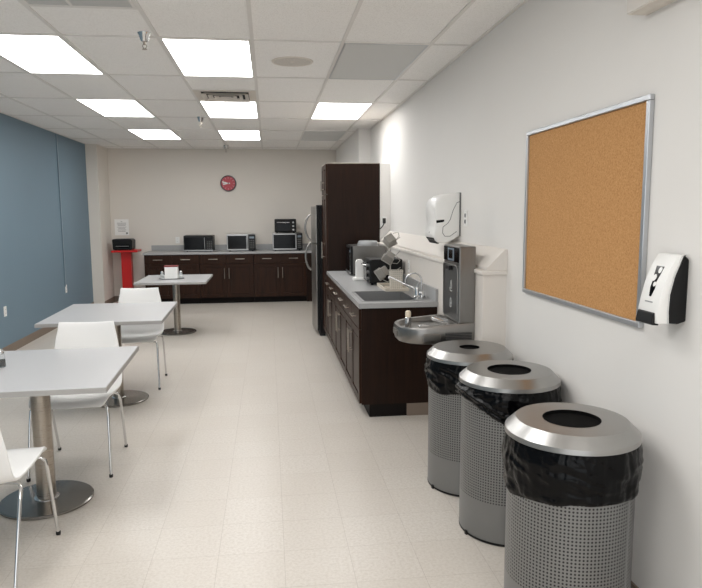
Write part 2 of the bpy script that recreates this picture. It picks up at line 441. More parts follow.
# clock
t = thing('wall_clock', 'round red wall clock with white hands high on the back wall', 'clock', (-.715, BW, 2.12))
R = Matrix.Rotation(PI / 2, 4, 'X')
build('rim', MB().lathe([(.125, 0), (.125, .034), (.14, .034), (.145, .02), (.145, 0)], n=48, closed=True).xf(R), M['clockrim'], t, smooth=40)
build('face', MB().lathe([(0, .0), (.125, .0), (.125, .018), (0, .018)], n=48).xf(R), M['clockred'], t)
M['pink'] = mat('clock_mark_pink', (214, 140, 150), .5)
for k in range(12):
    b = MB().box(-.004, .004, -.0195, -.018, .088, .112); b.xf(Matrix.Rotation(k * PI / 6, 4, 'Y')); build('hour_mark', b, M['pink'], t)
for nm, ang, ln_, wd in (('hour_hand', -100, .1, .012), ('minute_hand', -76, .115, .011)):
    b = MB().prism([(-wd * .5, -.03), (wd * .5, -.03), (wd, ln_ * .9), (0, ln_), (-wd, ln_ * .9)], 1, -.024 if nm[0] == 'h' else -.028, -.021 if nm[0] == 'h' else -.025)
    b.xf(Matrix.Rotation(math.radians(ang), 4, 'Y')); build(nm, b, M['white'], t)
build('glass_cap', MB().lathe([(0, .018), (.009, .018), (.009, .031), (0, .031)], n=16).xf(R), M['clockrim'], t)
# red stand and black box
t = thing('pedestal_stand', 'red post stand with a flat top against the back wall', 'stand', (-2.50, 11.9, 0))
build('post', MB().box(-.085, .085, -.07, .07, .02, .915), M['red'], t, bev=.004)
build('top_plate', MB().box(-.222, .222, -.19, .19, .915, .952), M['red'], t, bev=.008)
build('base_plate', MB().box(-.2, .2, -.18, .18, 0, .02), M['red'], t, bev=.005)
t = thing('countertop_box', 'black rounded box with a front slot on the red stand', 'box', (-2.535, 11.9, .952))
bx = MB().prism([(-.15, .008), (.15, .008), (.163, .03), (.168, .17), (.14, .195), (-.155, .195), (-.17, .18), (-.165, .03)], 1, -.15, .15)
build('body', bx, M['black'], t, bev=.008)
build('front_panel', MB().box(-.125, .125, -.155, -.149, .04, .1), M['blackgloss'], t, bev=.002)
build('front_slot', MB().box(-.11, .11, -.157, -.154, .065, .078), M['greyplastic'], t)
for q in (-.12, .12):
    for r in (-.11, .11): build('foot', MB().box(q - .012, q + .012, r - .012, r + .012, 0, .012), M['blackmatte'], t)

# ------------------------------------------------------------------ cabinets
def shaker(x0, x1, z0, z1, y=0.0, th=.02, fr=.058):
    m = MB(); a = y - th
    m.box(x0, x0 + fr, a, y, z0, z1).box(x1 - fr, x1, a, y, z0, z1).box(x0 + fr, x1 - fr, a, y, z0, z0 + fr).box(x0 + fr, x1 - fr, a, y, z1 - fr, z1)
    m.box(x0 + fr, x1 - fr, a + .009, y, z0 + fr, z1 - fr)
    p = .018; m.box(x0 + fr + p, x1 - fr - p, a + .004, a + .01, z0 + fr + p, z1 - fr - p)
    return m
def bar_handle(cx, cz, L, vertical, y):
    m = MB(); r = .006; s = L / 2 - .02
    if vertical:
        m.tube([(cx, y - .03, cz - L / 2), (cx, y - .03, cz + L / 2)], r, 10)
        for q in (-s, s): m.tube([(cx, y - .03, cz + q), (cx, y + .001, cz + q)], .0045, 8)
    else:
        m.tube([(cx - L / 2, y - .03, cz), (cx + L / 2, y - .03, cz)], r, 10)
        for q in (-s, s): m.tube([(cx + q, y - .03, cz), (cx + q, y + .001, cz)], .0045, 8)
    return m
def base_cabinet(label, loc, rz, w, h, d, group, end=None):
    t = thing('base_cabinet', label, 'cabinet', loc, rz, group)
    c = MB(); s = .018; hw = w / 2
    c.box(-hw, -hw + s, .0, d, .1, h).box(hw - s, hw, .0, d, .1, h).box(-hw + s, hw - s, 0, d, .1, .118)
    c.box(-hw + s, hw - s, d - .01, d, .118, h).box(-hw + s, hw - s, 0, .02, h - .04, h).box(-.01, .01, 0, .02, .118, h - .04)
    build('carcass', c, M['woodpanel'], t)
    build('toe_kick', MB().box(-hw, hw, .06, d, 0, .1), M['toe'], t)
    zt = h - .165
    for q in (-1, 1):
        x0, x1 = (-hw + .003, -.002) if q < 0 else (.002, hw - .003)
        dr = MB().box(x0, x1, -.02, 0, zt, h - .012)
        dr = build('drawer', dr, M['wood'], t, bev=.002)
        build('handle', bar_handle((x0 + x1) / 2, h - .085, .16, False, -.02), M['nickel'], dr, smooth=40)
        do = build('door', shaker(x0, x1, .11, zt - .006), M['wood'], t, bev=.0015)
        build('handle', bar_handle(q * .04, zt - .17, .19, True, -.02), M['nickel'], do, smooth=40)
    if end: build('end_base_strip', MB().box(end[0], end[1], end[2], end[3], 0, .098), M['base'], t, label='grey rubber strip at the base of the end panel')
    return t
bw = .934; bx0 = -2.15
names = ['left', 'middle', 'right']
for k in range(3):
    lb = ['dark brown base cabinet by the back wall nearest the red stand',
          'middle of the three dark brown base cabinets by the back wall',
          'dark brown base cabinet by the back wall, nearest the refrigerator'][k]
    base_cabinet(lb, (bx0 + bw * (k + .5), 11.6, 0), 0, bw - .002, .872, .58, 'back wall base cabinets')
tag(build('filler_panel', MB().box(bx0 + 3 * bw, 1.25, 11.6, 12.19, 0, .872), M['woodpanel']), 'dark filler panel closing the back counter behind the refrigerator', 'panel')
t = thing('worktop', 'long grey laminate worktop along the back wall under the microwaves', 'worktop', (-.75, 11.9, .872))
build('slab', MB().box(bx0 - .02, 1.255, 11.57, BW, .872, .91), M['laminate'], t, world=True, bev=.004)
tag(build('backsplash', MB().box(bx0 + .03, 1.255, BW - .02, BW, .91, 1.01), M['laminate'], bev=.003), 'low grey backsplash strip along the back wall behind the microwaves', 'backsplash')
# right counter
cw = .924; ye = 4.873
rl = ['dark brown base cabinet at the near end of the sink counter',
      'dark brown base cabinet at the middle of the sink counter',
      'dark brown base cabinet at the far end of the sink counter']
for k in range(3):
    base_cabinet(rl[k], (.688, ye + cw * (k + .5), 0), -PI / 2, cw - .002, .862, .592, 'sink counter base cabinets',
                 end=(cw / 2, cw / 2 + .006, .355, .592) if k == 0 else None)
t = thing('worktop', 'grey laminate worktop on the right with the sink let into it', 'worktop', (.97, 6.2, .862))
sx0, sx1, sy0, sy1 = .722, 1.135, 4.955, 5.575
wt = MB().box(.665, 1.281, 4.843, sy0, .862, .90).box(.665, 1.281, sy1, 7.645, .862, .90).box(.665, sx0, sy0, sy1, .862, .90).box(sx1, 1.281, sy0, sy1, .862, .90)
build('slab', wt, M['laminate'], t, world=True)
tag(build('backsplash', MB().box(1.26, 1.281, 4.85, 7.645, .90, .998), M['laminate'], bev=.003), 'low grey backsplash strip behind the sink', 'backsplash')
# sink
t = thing('kitchen_sink', 'stainless steel drop-in sink in the right worktop', 'sink', (.93, 5.265, .90))
b = MB(); q = .018
b.box(sx0 - q, sx1 + q, sy0 - q, sy0, .90, .904).box(sx0 - q, sx1 + q, sy1, sy1 + q, .90, .904).box(sx0 - q, sx0, sy0, sy1, .90, .904).box(sx1, sx1 + .108, sy0, sy1, .90, .904)
build('rim', b, M['steel'], t, world=True)
b = MB(); x0, x1, y0, y1 = sx0 + .002, sx1 - .002, sy0 + .002, sy1 - .002; s = .002; zb = .726
b.box(x0, x1, y0, y1, zb - s, zb).box(x0, x0 + s, y0, y1, zb, .902).box(x1 - s, x1, y0, y1, zb, .902).box(x0 + s, x1 - s, y0, y0 + s, zb, .902).box(x0 + s, x1 - s, y1 - s, y1, zb, .902)
build('basin', b, M['steel'], t, world=True)
build('drain', MB().lathe([(0, .7265), (.04, .7265), (.043, .729), (.03, .728), (0, .7275)], (.93, 5.265), 24), M['chrome'], t, smooth=40, world=True)
# faucets
t = thing('swing_spout_faucet', 'chrome sink faucet with a long straight spout reaching over the sink', 'faucet', (1.165, 5.07, .904))
build('base', MB().lathe([(0, 0), (.026, 0), (.026, .012), (.018, .02), (.016, .075), (.012, .085), (0, .087)], n=24), M['chrome'], t, smooth=40)
build('spout', MB().tube([(0, 0, .06), (-.03, .01, .085), (-.1, .03, .115), (-.2, .05, .165), (-.215, .052, .168), (-.222, .054, .155)], [.008, .0075, .0065, .006, .006, .006], 12), M['chrome'], t, smooth=60)
build('lever', MB().tube([(0, 0, .085), (.005, .0, .1), (.012, -.03, .13)], [.008, .007, .006], 10), M['chrome'], t, smooth=60)
t = thing('gooseneck_faucet', 'tall chrome gooseneck faucet behind the sink', 'faucet', (1.212, 5.105, .900))
build('base', MB().lathe([(0, 0), (.027, 0), (.027, .02), (.022, .045), (.013, .05), (0, .05)], n=24), M['chrome'], t, smooth=40)
pts = [(0, 0, .04), (0, .0, .12)]
for k in range(0, 11):
    a = PI * k / 10 * 1.05; pts.append((-.065 + .065 * math.cos(a), .02 * k / 10, .135 + .065 * math.sin(a)))
build('spout', MB().tube(pts, .0068, 12), M['chrome'], t, smooth=60)
build('side_knob', MB().tube([(.0, -.02, .03), (.0, -.05, .035)], [.01, .013], 12), M['chrome'], t, smooth=50)

# pantry
t = thing('pantry_cabinet', 'tall dark brown pantry cabinet standing between refrigerator and sink counter', 'cabinet', (.688, 7.955, 0), -PI / 2)
hw = .305; d = .615
build('carcass', MB().box(-hw, hw, 0, d, .1, 2.15), M['woodpanel'], t, bev=.002)
build('top_trim', MB().box(-hw, hw, -.02, d, 2.15, 2.158), mat('top_edge_pale', (176, 166, 155), .6), t)
build('toe_kick', MB().box(-hw, hw, .06, d, 0, .1), M['toe'], t)
for q in (-1, 1):
    x0, x1 = (-hw + .003, -.002) if q < 0 else (.002, hw - .003)
    do = build('tall_door', shaker(x0, x1, .11, 1.79, fr=.05), M['wood'], t, bev=.0015)
    build('handle', bar_handle(q * .035, 1.13, .2, True, -.02), M['nickel'], do, smooth=40)
    do = build('upper_door', shaker(x0, x1, 1.80, 2.145, fr=.05), M['wood'], t, bev=.0015)
    build('handle', bar_handle(q * .035, 1.9, .12, True, -.02), M['nickel'], do, smooth=40)

struct('trim_5', MB().box(1.306, RW - .001, 7.656, 8.26, 0, 2.15), M['wall'])  # wall-coloured filler added so the gap behind the pantry does not render dark
# refrigerator
t = thing('refrigerator', 'stainless top-freezer refrigerator with black sides and loop handles', 'refrigerator', (.60, 8.70, 0), -PI / 2)
hw = .405
build('cabinet_body', MB().box(-hw, hw, .04, .635, .03, 1.66), M['fridgeblack'], t, bev=.006)
build('base_grille', MB().box(-hw + .01, hw - .01, .03, .1, 0, .07), M['blackmatte'], t)
def fdoor(z0, z1):
    poly = [(-hw, .0)] + [(-hw + 2 * hw * k / 14, -.008 - .03 * math.sin(PI * k / 14)) for k in range(15)] + [(hw, .0)]
    return MB().prism(poly, 2, z0, z1)
fd = build('freezer_door', fdoor(1.195, 1.664), M['fridge'], t, smooth=30)
rd = build('lower_door', fdoor(.075, 1.182), M['fridge'], t, smooth=30)
build('door_edge', MB().box(-hw, hw, .0, .036, 1.195, 1.664), M['fridgeblack'], fd, label='black inner edge of the door')
build('door_edge', MB().box(-hw, hw, .0, .036, .075, 1.182), M['fridgeblack'], rd, label='black inner edge of the door')
def loop(z0, z1):
    pts = []
    n = 16
    for k in range(n + 1):
        a = k / n; z = z0 + (z1 - z0) * a
        pts.append((-.30, -.03 - .075 * math.sin(PI * a) ** .6, z))
    return MB().tube(pts, .014, 12)
build('handle', loop(1.205, 1.56), M['fridge'], fd, smooth=60)
build('handle', loop(.80, 1.175), M['fridge'], rd, smooth=60)
build('hinge_cover', MB().box(hw - .09, hw - .01, 0, .08, 1.66, 1.68), M['black'], t, bev=.004)

# ------------------------------------------------------------------ microwaves and toaster oven
def microwave(label, loc, rz, w, h, d, body, door, panel, handle=True, name='microwave_oven', fr=.018, group=None):
    t = thing(name, label, 'microwave', loc, rz, group); hw = w / 2
    for a in (-hw + .05, hw - .05):
        for b in (.05, d - .05): build('foot', MB().lathe([(0, 0), (.014, 0), (.014, .013), (0, .013)], (a, b), 14), M['blackmatte'], t)
    build('body', MB().box(-hw, hw, .02, d, .012, h), M[body], t, bev=.004)
    xs = hw - w * (.25 if handle else .2)
    do = build('door', MB().box(-hw, xs, -.004, .02, .014, h - .002), M[door], t, bev=.003)
    build('window', MB().box(-hw + fr, xs - fr - (.015 if handle else 0), -.006, 0, .014 + fr + .01, h - fr - .008), M['blackgloss'], do, bev=.001)
    if handle: build('handle', MB().tube([(xs - .018, -.004, .05), (xs - .018, -.03, .06), (xs - .018, -.03, h - .05), (xs - .018, -.004, h - .04)], .008, 10), M['steel'], do, smooth=50)
    cp = build('control_panel', MB().box(xs + .002, hw, -.004, .02, .014, h - .002), M[panel], t, bev=.003)
    build('display', MB().box(xs + .022, hw - .02, -.006, 0, h - .075, h - .04), M['screen'] if body != 'black' else M['blackgloss'], cp)
    kp = MB()
    for r in range(5):
        for c in range(3):
            cx = xs + .03 + (hw - xs - .06) * c / 2; cz = .06 + (h - .17) * r / 4
            kp.box(cx - .009, cx + .009, -.0055, 0, cz - .006, cz + .006)
    build('keypad', kp, M['greyplastic'], cp)
    if body == 'black' or door == 'black': build('lower_trim', MB().box(-hw, hw, -.006, 0, .013, .035), M['steel'], t, label='steel strip along the lower edge')
    return t
microwave('black microwave on the back worktop, leftmost of the three', (-1.235, 11.72, .91), 0, .506, .285, .38, 'black', 'black', 'black')
microwave('middle stainless microwave on the back worktop with a vertical handle', (-.495, 11.72, .91), 0, .5, .30, .38, 'steel', 'steel', 'black')
microwave('stainless microwave on the back worktop carrying the toaster oven', (.325, 11.72, .91), 0, .53, .312, .40, 'steel', 'steel', 'black', False)
def toaster_oven(label, loc, rz, w, h, d, body, knob='steel'):
    t = thing('toaster_oven', label, 'toaster oven', loc, rz); hw = w / 2
    for a in (-hw + .04, hw - .04):
        for b in (.04, d - .04): build('foot', MB().lathe([(0, 0), (.012, 0), (.012, .016), (0, .016)], (a, b), 12), M['blackmatte'], t)
    build('body', MB().box(-hw, hw, .012, d, .015, h), M[body], t, bev=.012)
    do = build('door', MB().box(-hw + .02, hw - .1, -.004, .013, .03, h - .03), M['black'], t, bev=.004)
    build('window', MB().box(-hw + .04, hw - .115, -.006, 0, .045, h - .085), M['blackgloss'], do)
    build('handle', MB().tube([(-hw + .04, -.004, h - .06), (-hw + .045, -.03, h - .06), (hw - .125, -.03, h - .06), (hw - .12, -.004, h - .06)], .007, 10), M['chrome'], do, smooth=50)
    for k in range(3): build('control_knob', MB().tube([(hw - .055, .012, .06 + k * (h - .12) / 2), (hw - .055, -.012, .06 + k * (h - .12) / 2)], .016, 16), M[knob], t, smooth=40)
    return t
toaster_oven('dark steel toaster oven on top of the stainless microwave by the back wall', (.295, 11.76, 1.222), 0, .385, .25, .30, 'black')
microwave('large grey-sided microwave oven on the sink counter beside the tall pantry', (.88, 7.25, .90), -PI / 2, .44, .322, .375, 'steeldark', 'black', 'black', False)
t = thing('lidded_dish', 'clear oval dish lying upside down on the grey microwave by the pantry', 'dish', (1.09, 7.2, 1.222))
def oval(prof, ax, ay, n=40):
    m = MB(); m.lathe(prof, n=n); m.v = [(p[0] * ax, p[1] * ay, p[2]) for p in m.v]; return m
build('bowl', oval([(0, .052), (.85, .05), (.92, .042), (1.0, .008), (1.0, .004), (.97, .004), (.9, .036), (.84, .043), (0, .045)], .115, .16), M['tub'], t, smooth=40)
build('rim', MB().lathe([(.99, 0), (1.08, 0), (1.08, .006), (.99, .006)], n=40, closed=True).xf(Matrix.Diagonal((.115, .16, 1, 1))), M['tub'], t)

# small appliances on the sink counter
toaster_oven('black toaster oven on the sink counter behind the dish rack', (.925, 6.22, .90), -PI / 2, .32, .245, .325, 'black', 'greyplastic')
t = thing('can_opener', 'white upright electric can opener on the sink counter beside the black toaster oven', 'can opener', (.9, 6.53, .90))
build('base', MB().box(-.065, .065, -.065, .055, 0, .032), M['white'], t, bev=.01)
build('body', MB().prism([(-.036, .03), (.042, .03), (.038, .19), (.024, .212), (-.02, .212), (-.034, .19)], 1, -.035, .045), M['white'], t, bev=.006)
hd = build('cutting_head', MB().box(.03, .06, -.04, .04, .15, .195), M['black'], t, bev=.004)
build('lever', MB().tube([(.04, -.045, .19), (.05, -.05, .2), (.062, -.05, .165)], .006, 8), M['chrome'], hd, smooth=50)

# dish rack, caddy, drying tree and containers
t = thing('dish_drain_tray', 'cream plastic dish drain tray on the worktop behind the sink', 'tray', (1.10, 5.78, .90))
b = MB().box(-.105, .105, -.24, .24, 0, .008)
for q in ((-.105, -.095, -.24, .24), (.095, .105, -.24, .24), (-.095, .095, -.24, -.23), (-.095, .095, .23, .24)): b.box(*q, .008, .028)
M['trayc'] = mat('drain_tray_cream', (205, 196, 182), .45)
build('tray_body', b, M['trayc'], t, bev=.003)
rb = MB()
for k in range(7): rb.box(-.085 + k * .028, -.079 + k * .028, -.22, .22, .008, .013)
build('ribs', rb, M['trayc'], t)
t = thing('utensil_caddy', 'cream perforated utensil caddy standing upright on the drain tray', 'caddy', (1.108, 5.66, .914))
b = MB(); w2, d2, hh = .056, .04, .165; s = .003
def taper(x0, x1, y0, y1):
    return [(x0 * .88, y0 * .88, 0), (x1 * .88, y0 * .88, 0), (x1 * .88, y1 * .88, 0), (x0 * .88, y1 * .88, 0), (x0, y0, hh), (x1, y0, hh), (x1, y1, hh), (x0, y1, hh)]
o_ = taper(-w2, w2, -d2, d2); i_ = taper(-w2 + s, w2 - s, -d2 + s, d2 - s)
i_ = [(p[0], p[1], p[2] if p[2] > .01 else .004) for p in i_]
b.add(o_ + i_, [(0, 1, 5, 4), (1, 2, 6, 5), (2, 3, 7, 6), (3, 0, 4, 7), (0, 3, 2, 1), (8, 12, 13, 9), (9, 13, 14, 10), (10, 14, 15, 11), (11, 15, 12, 8), (8, 9, 10, 11),
               (4, 5, 13, 12), (5, 6, 14, 13), (6, 7, 15, 14), (7, 4, 12, 15)])
build('cup', b, M['caddy'], t)
build('rim_band', MB().box(-w2 - .003, w2 + .003, -d2 - .003, -d2, hh - .012, hh).box(-w2 - .003, w2 + .003, d2, d2 + .003, hh - .012, hh).box(-w2 - .003, -w2, -d2, d2, hh - .012, hh).box(w2, w2 + .003, -d2, d2, hh - .012, hh), M['caddy'], t)

t = thing('drying_rack_tree', 'tall wire drying rack standing on the tray with branching prongs', 'drying rack', (1.10, 5.885, .914))
m = MB().tube([(0, 0, .0), (0, 0, .42)], .0055, 10)
build('post', m, M['rack'], t, smooth=50)
fr = MB()
for q in (-1, 1): fr.tube([(q * .07, -.06, .004), (q * .07, .06, .004)], .004, 8)
fr.tube([(-.07, 0, .005), (.07, 0, .005)], .004, 8)
build('foot_frame', fr, M['rack'], t, smooth=50)
PR = [((0, 0, .10), (-.12, -.05, .145)), ((0, 0, .12), (.09, -.03, .17)), ((0, 0, .22), (-.05, -.05, .29)), ((0, 0, .25), (.085, -.02, .32)), ((0, 0, .38), (-.06, -.03, .43)), ((0, 0, .40), (.085, -.02, .445))]
for p, q in PR: build('prong', MB().tube([p, tuple((a * .5 + b * .5) - (.0 if k < 2 else .01) for k, (a, b) in enumerate(zip(p, q))), q], .004, 8), M['rack'], t, smooth=50)
def container(label, c, size, rot, matl, wire=True):
    t = thing('drying_container', label, 'container', c, 0, 'containers drying on the wire tree')
    R = Matrix.Rotation(math.radians(rot[2]), 4, 'Z') @ Matrix.Rotation(math.radians(rot[1]), 4, 'Y') @ Matrix.Rotation(math.radians(rot[0]), 4, 'X')
    a, b, h = size; th = .003
    m = MB()
    def fr_(k, z): return [(-a * k, -b * k, z), (a * k, -b * k, z), (a * k, b * k, z), (-a * k, b * k, z)]
    o = fr_(1, 0) + fr_(.86, h); i = [(p[0] * .94, p[1] * .94, p[2]) for p in fr_(1, 0)] + [(p[0] * .94, p[1] * .94, h - th) for p in fr_(.86, h)]
    m.add(o + i, [(0, 1, 5, 4), (1, 2, 6, 5), (2, 3, 7, 6), (3, 0, 4, 7), (4, 5, 6, 7), (8, 12, 13, 9), (9, 13, 14, 10), (10, 14, 15, 11), (11, 15, 12, 8), (12, 15, 14, 13), (0, 8, 9, 1), (1, 9, 10, 2), (2, 10, 11, 3), (3, 11, 8, 0)])
    build('tub', m.xf(R), M[matl], t, bev=.003)
    r = MB(); e = [Vector(p) for p in ((-a - .004, -b - .004, .002), (a + .004, -b - .004, .002), (a + .004, b + .004, .002), (-a - .004, b + .004, .002), (-a - .004, -b - .004, .002))]
    for k in range(4): r.tube([e[k], e[k + 1]], .004, 8)
    build('rim', r.xf(R), M['rack'], t, smooth=50)
    if wire:
        hw_ = MB().tube([(a + .004, -b * .3, .002), (a + .05, -b * .2, .03), (a + .055, b * .3, .06), (a + .0, b * .3, .09)], .0035, 8)
        build('wire_handle', hw_.xf(R), M['rack'], t, smooth=60)
container('grey square container hanging highest on the wire drying tree', (1.085, 5.83, 1.315), (.046, .045, .075), (50, -28, 12), 'greytub')
container('grey container in the middle of the wire drying tree, above the black toaster oven', (1.06, 5.82, 1.16), (.045, .04, .075), (40, 32, -10), 'greytub')
container('lowest container on the wire drying tree, tilted left beside the utensil caddy', (.985, 5.79, 1.03), (.045, .04, .085), (35, 55, -15), 'greytub')

# ------------------------------------------------------------------ right wall things
outlet('wall_outlet', (1.282, 5.9, 1.09), '-x', 'white outlet on the cream pipe chase behind the sink')
outlet('wall_outlet', (RW, 4.65, 1.538), '-x', 'white outlet with two dark sockets right of the paper towel dispenser', dark=True)
t = outlet('wall_outlet', (1.352, 7.655, 1.475), '-y', 'wall outlet with a black plug and cord beside the tall pantry')
build('plug', MB().box(-.016, .016, -.045, -.009, -.02, .04), M['cord'], t, bev=.004, label='black plug')
build('cord', MB().tube([(0, -.04, -.015), (-.02, -.04, -.05), (-.04, -.03, -.075), (-.044, .03, -.09)], .006, 8), M['cord'], t, smooth=60, label='black cord')

# paper towel dispenser
t = thing('paper_towel_dispenser', 'large white rounded paper towel dispenser on the right wall above the drinking fountain', 'paper towel dispenser', (RW, 4.93, 1.53))
pf = [(1.43, 1.726), (1.395, 1.727), (1.34, 1.722), (1.29, 1.708), (1.255, 1.685), (1.236, 1.655), (1.228, 1.62), (1.230, 1.58), (1.236, 1.54), (1.238, 1.50), (1.234, 1.455), (1.226, 1.43), (1.226, 1.405), (1.24, 1.375), (1.262, 1.355), (1.30, 1.352), (1.345, 1.362), (1.39, 1.385), (1.43, 1.41)]
ya, yb = 4.785, 5.075
build('cover', MB().prism([(p[0], p[1]) for p in pf], 1, ya, yb), M['white'], t, world=True, bev=.012, smooth=50)
sl = MB().prism([(1.245, 1.504), (1.30, 1.512), (1.305, 1.526), (1.30, 1.53), (1.242, 1.524)], 1, ya - .002, ya + .004)
build('level_window', sl, M['blackgloss'], t, world=True)
build('cover_seam', MB().tube([(1.43, ya - .0005, 1.665), (1.40, ya - .0005, 1.655), (1.372, ya - .0005, 1.60), (1.35, ya - .0005, 1.53), (1.33, ya - .0005, 1.50), (1.295, ya - .0005, 1.475), (1.292, ya - .0005, 1.43), (1.31, ya - .0005, 1.405), (1.35, ya - .0005, 1.405), (1.40, ya - .0005, 1.44)], .0022, 8), M['greyplastic'], t, world=True, label='thin grey seam line')
build('paper_slot', MB().prism([(1.2285, 1.392), (1.2585, 1.348), (1.272, 1.348), (1.272, 1.365), (1.24, 1.397)], 1, ya + .03, yb - .03), M['blackmatte'], t, world=True)
build('lock', MB().tube([(1.2245, 4.93, 1.43), (1.232, 4.93, 1.43)], .008, 12), M['chrome'], t, world=True)
build('back_plate', MB().box(1.42, RW, ya - .008, yb + .008, 1.405, 1.73), M['greyplastic'], t, world=True, bev=.002)

# drinking fountain with bottle filler
t = thing('drinking_fountain', 'stainless wall drinking fountain with a bottle filler tower', 'drinking fountain', (1.282, 4.13, .77))
ty0, ty1 = 3.942, 4.305
build('tower', MB().box(1.175, 1.281, ty0, ty1, .885, 1.372), M['steeldark'], t, world=True, bev=.006)
al = MB()
al.box(1.171, 1.175, ty0 + .012, ty1 - .012, .90, 1.245)
tr = build('alcove_panel', al, M['steelpanel'], t, world=True, bev=.0015)
lip = MB().tube([(1.17, ty0 + .016, .905), (1.168, ty0 + .016, 1.225), (1.164, ty0 + .035, 1.25), (1.164, ty1 - .035, 1.25), (1.168, ty1 - .016, 1.225), (1.17, ty1 - .016, .905)], .0035, 10)
build('alcove_lip', lip, M['steeldark'], tr, world=True, smooth=60)
build('filler_nozzle', MB().box(1.148, 1.171, 4.08, 4.17, 1.215, 1.243), M['black'], tr, world=True, bev=.004)
ic = MB(); xi = 1.1695
M['icon'] = mat('icon_white', (206, 206, 204), .6)
CZ = [1.115]
def strip(p, q, wd=.0034):
    cz_ = CZ[0]; (y0, z0), (y1, z1) = [(4.11 + (a_ - 4.11) * .62, cz_ + (b_ - cz_) * .62) for a_, b_ in (p, q)]; d_ = Vector((y1 - y0, z1 - z0)); n_ = Vector((-d_.y, d_.x)).normalized() * wd / 2
    ic.prism([(y0 + n_.x, z0 + n_.y), (y1 + n_.x, z1 + n_.y), (y1 - n_.x, z1 - n_.y), (y0 - n_.x, z0 - n_.y)], 0, xi, xi + .002)
def poly(pts):
    for a_, b_ in zip(pts[:-1], pts[1:]): strip(a_, b_)
c0 = 4.11
drop = [(c0 + .028 * math.sin(a_), 1.105 - .028 * math.cos(a_)) for a_ in [k * PI / 8 - PI * .75 for k in range(13)]]
poly([(c0, 1.165)] + drop + [(c0, 1.165)])
poly([(c0 - .045, 1.06), (c0 - .02, 1.05), (c0 + .03, 1.055), (c0 + .05, 1.085)])
CZ[0] = .985
poly([(c0 + .03, .965), (c0 + .03, 1.035), (c0 + .018, 1.045), (c0 + .018, 1.055), (c0 - .002, 1.055), (c0 - .002, 1.045), (c0 - .014, 1.035), (c0 - .014, .965), (c0 + .03, .965)])
poly([(c0 - .03, 1.02), (c0 - .03, 1.0)]); poly([(c0 + .022, 1.0), (c0 - .006, 1.0)])
build('bottle_icon', ic, M['icon'], tr, world=True)
dp = build('display_panel', MB().box(1.170, 1.175, ty0 + .012, ty1 - .012, 1.27, 1.362), M['blackgloss'], t, world=True, bev=.001)
build('screen_frame', MB().box(1.168, 1.171, 4.05, 4.19, 1.274, 1.356), M['screen'], dp, world=True)
build('screen', MB().box(1.1665, 1.169, 4.075, 4.165, 1.288, 1.345), M['blackgloss'], dp, world=True)
# basin: rounded plan outline, sloping rim
def outline(off, x_in=1.281):
    y0, y1, xn, r = ty0 + off, 4.37 - off, .812 + off, .165 - off
    pts = [(x_in, y0)]
    for k in range(0, 13):
        a_ = -PI / 2 - PI / 2 * k / 12; pts.append((xn + r + r * math.cos(a_), y0 + r + r * math.sin(a_)))
    for k in range(0, 13):
        a_ = PI - PI / 2 * k / 12; pts.append((xn + r + r * math.cos(a_), y1 - r + r * math.sin(a_)))
    pts.append((x_in, y1)); return pts
def zr(x): return .852 + (x - .80) * .085
b = MB(); layers = []
for off, xin, fz in ((.035, 1.281, lambda x: .752), (.010, 1.281, lambda x: .760), (.002, 1.281, lambda x: .785), (.0, 1.281, lambda x: zr(x) - .012), (.006, 1.28, lambda x: zr(x)), (.03, 1.172, lambda x: zr(x) - .002), (.045, 1.165, lambda x: zr(x) - .028), (.09, 1.14, lambda x: .842)):
    layers.append([(p[0], p[1], fz(p[0])) for p in outline(off, xin)])
n = len(layers[0]); vs = [p for l in layers for p in l]
fs = [(i * n + k, i * n + (k + 1) % n, (i + 1) * n + (k + 1) % n, (i + 1) * n + k) for i in range(len(layers) - 1) for k in range(n)]
fs += [tuple(range(n)), tuple(range((len(layers) - 1) * n, len(layers) * n))]
build('basin', b.add(vs, fs), M['steeldark'], t, world=True, smooth=35)
build('push_pad', MB().box(.945, 1.06, ty0 - .006, ty0 + .003, .772, .825), M['steeldark'], t, world=True, bev=.006)
build('front_push_pad', MB().box(.808, .815, 4.09, 4.22, .79, .83), M['steeldark'], t, world=True, bev=.004)
lv = MB()
lv.box(1.09, 1.262, ty0 - .001, ty0 + .003, .78, .83)
lo = build('vent_louvre', lv, M['blackmatte'], t, world=True, label='dark louvred vent')
sl = MB()
for k in range(5): sl.box(1.09, 1.262, ty0 - .004, ty0, .783 + k * .01, .788 + k * .01)
build('louvre_slats', sl, M['steelpanel'], lo, world=True)
bb = build('bubbler', MB().lathe([(0, .84), (.022, .84), (.021, .90), (.016, .905), (0, .905)], (.895, 4.15), 20), M['chrome'], t, world=True, smooth=40)
build('bubbler_cap', MB().lathe([(.017, .90), (.019, .92), (.018, .938), (.01, .946), (0, .947)], (.895, 4.15), 20), mat('cream_cap', (222, 208, 186), .4), bb, world=True, smooth=40, label='cream rounded cap')
build('spout_guard', MB().tube([(1.145, 4.12, .868), (1.06, 4.12, .895), (1.045, 4.12, .902)], [.02, .017, .012], 14), M['chrome'], t, world=True, smooth=50)
build('drain', MB().lathe([(0, .8435), (.03, .8435), (.033, .8425), (0, .842)], (1.0, 4.16), 24), M['chrome'], t, world=True)
build('mounting_bracket', MB().box(1.08, 1.281, 4.0, 4.3, .69, .7525), M['greyplastic'], t, world=True, bev=.004)

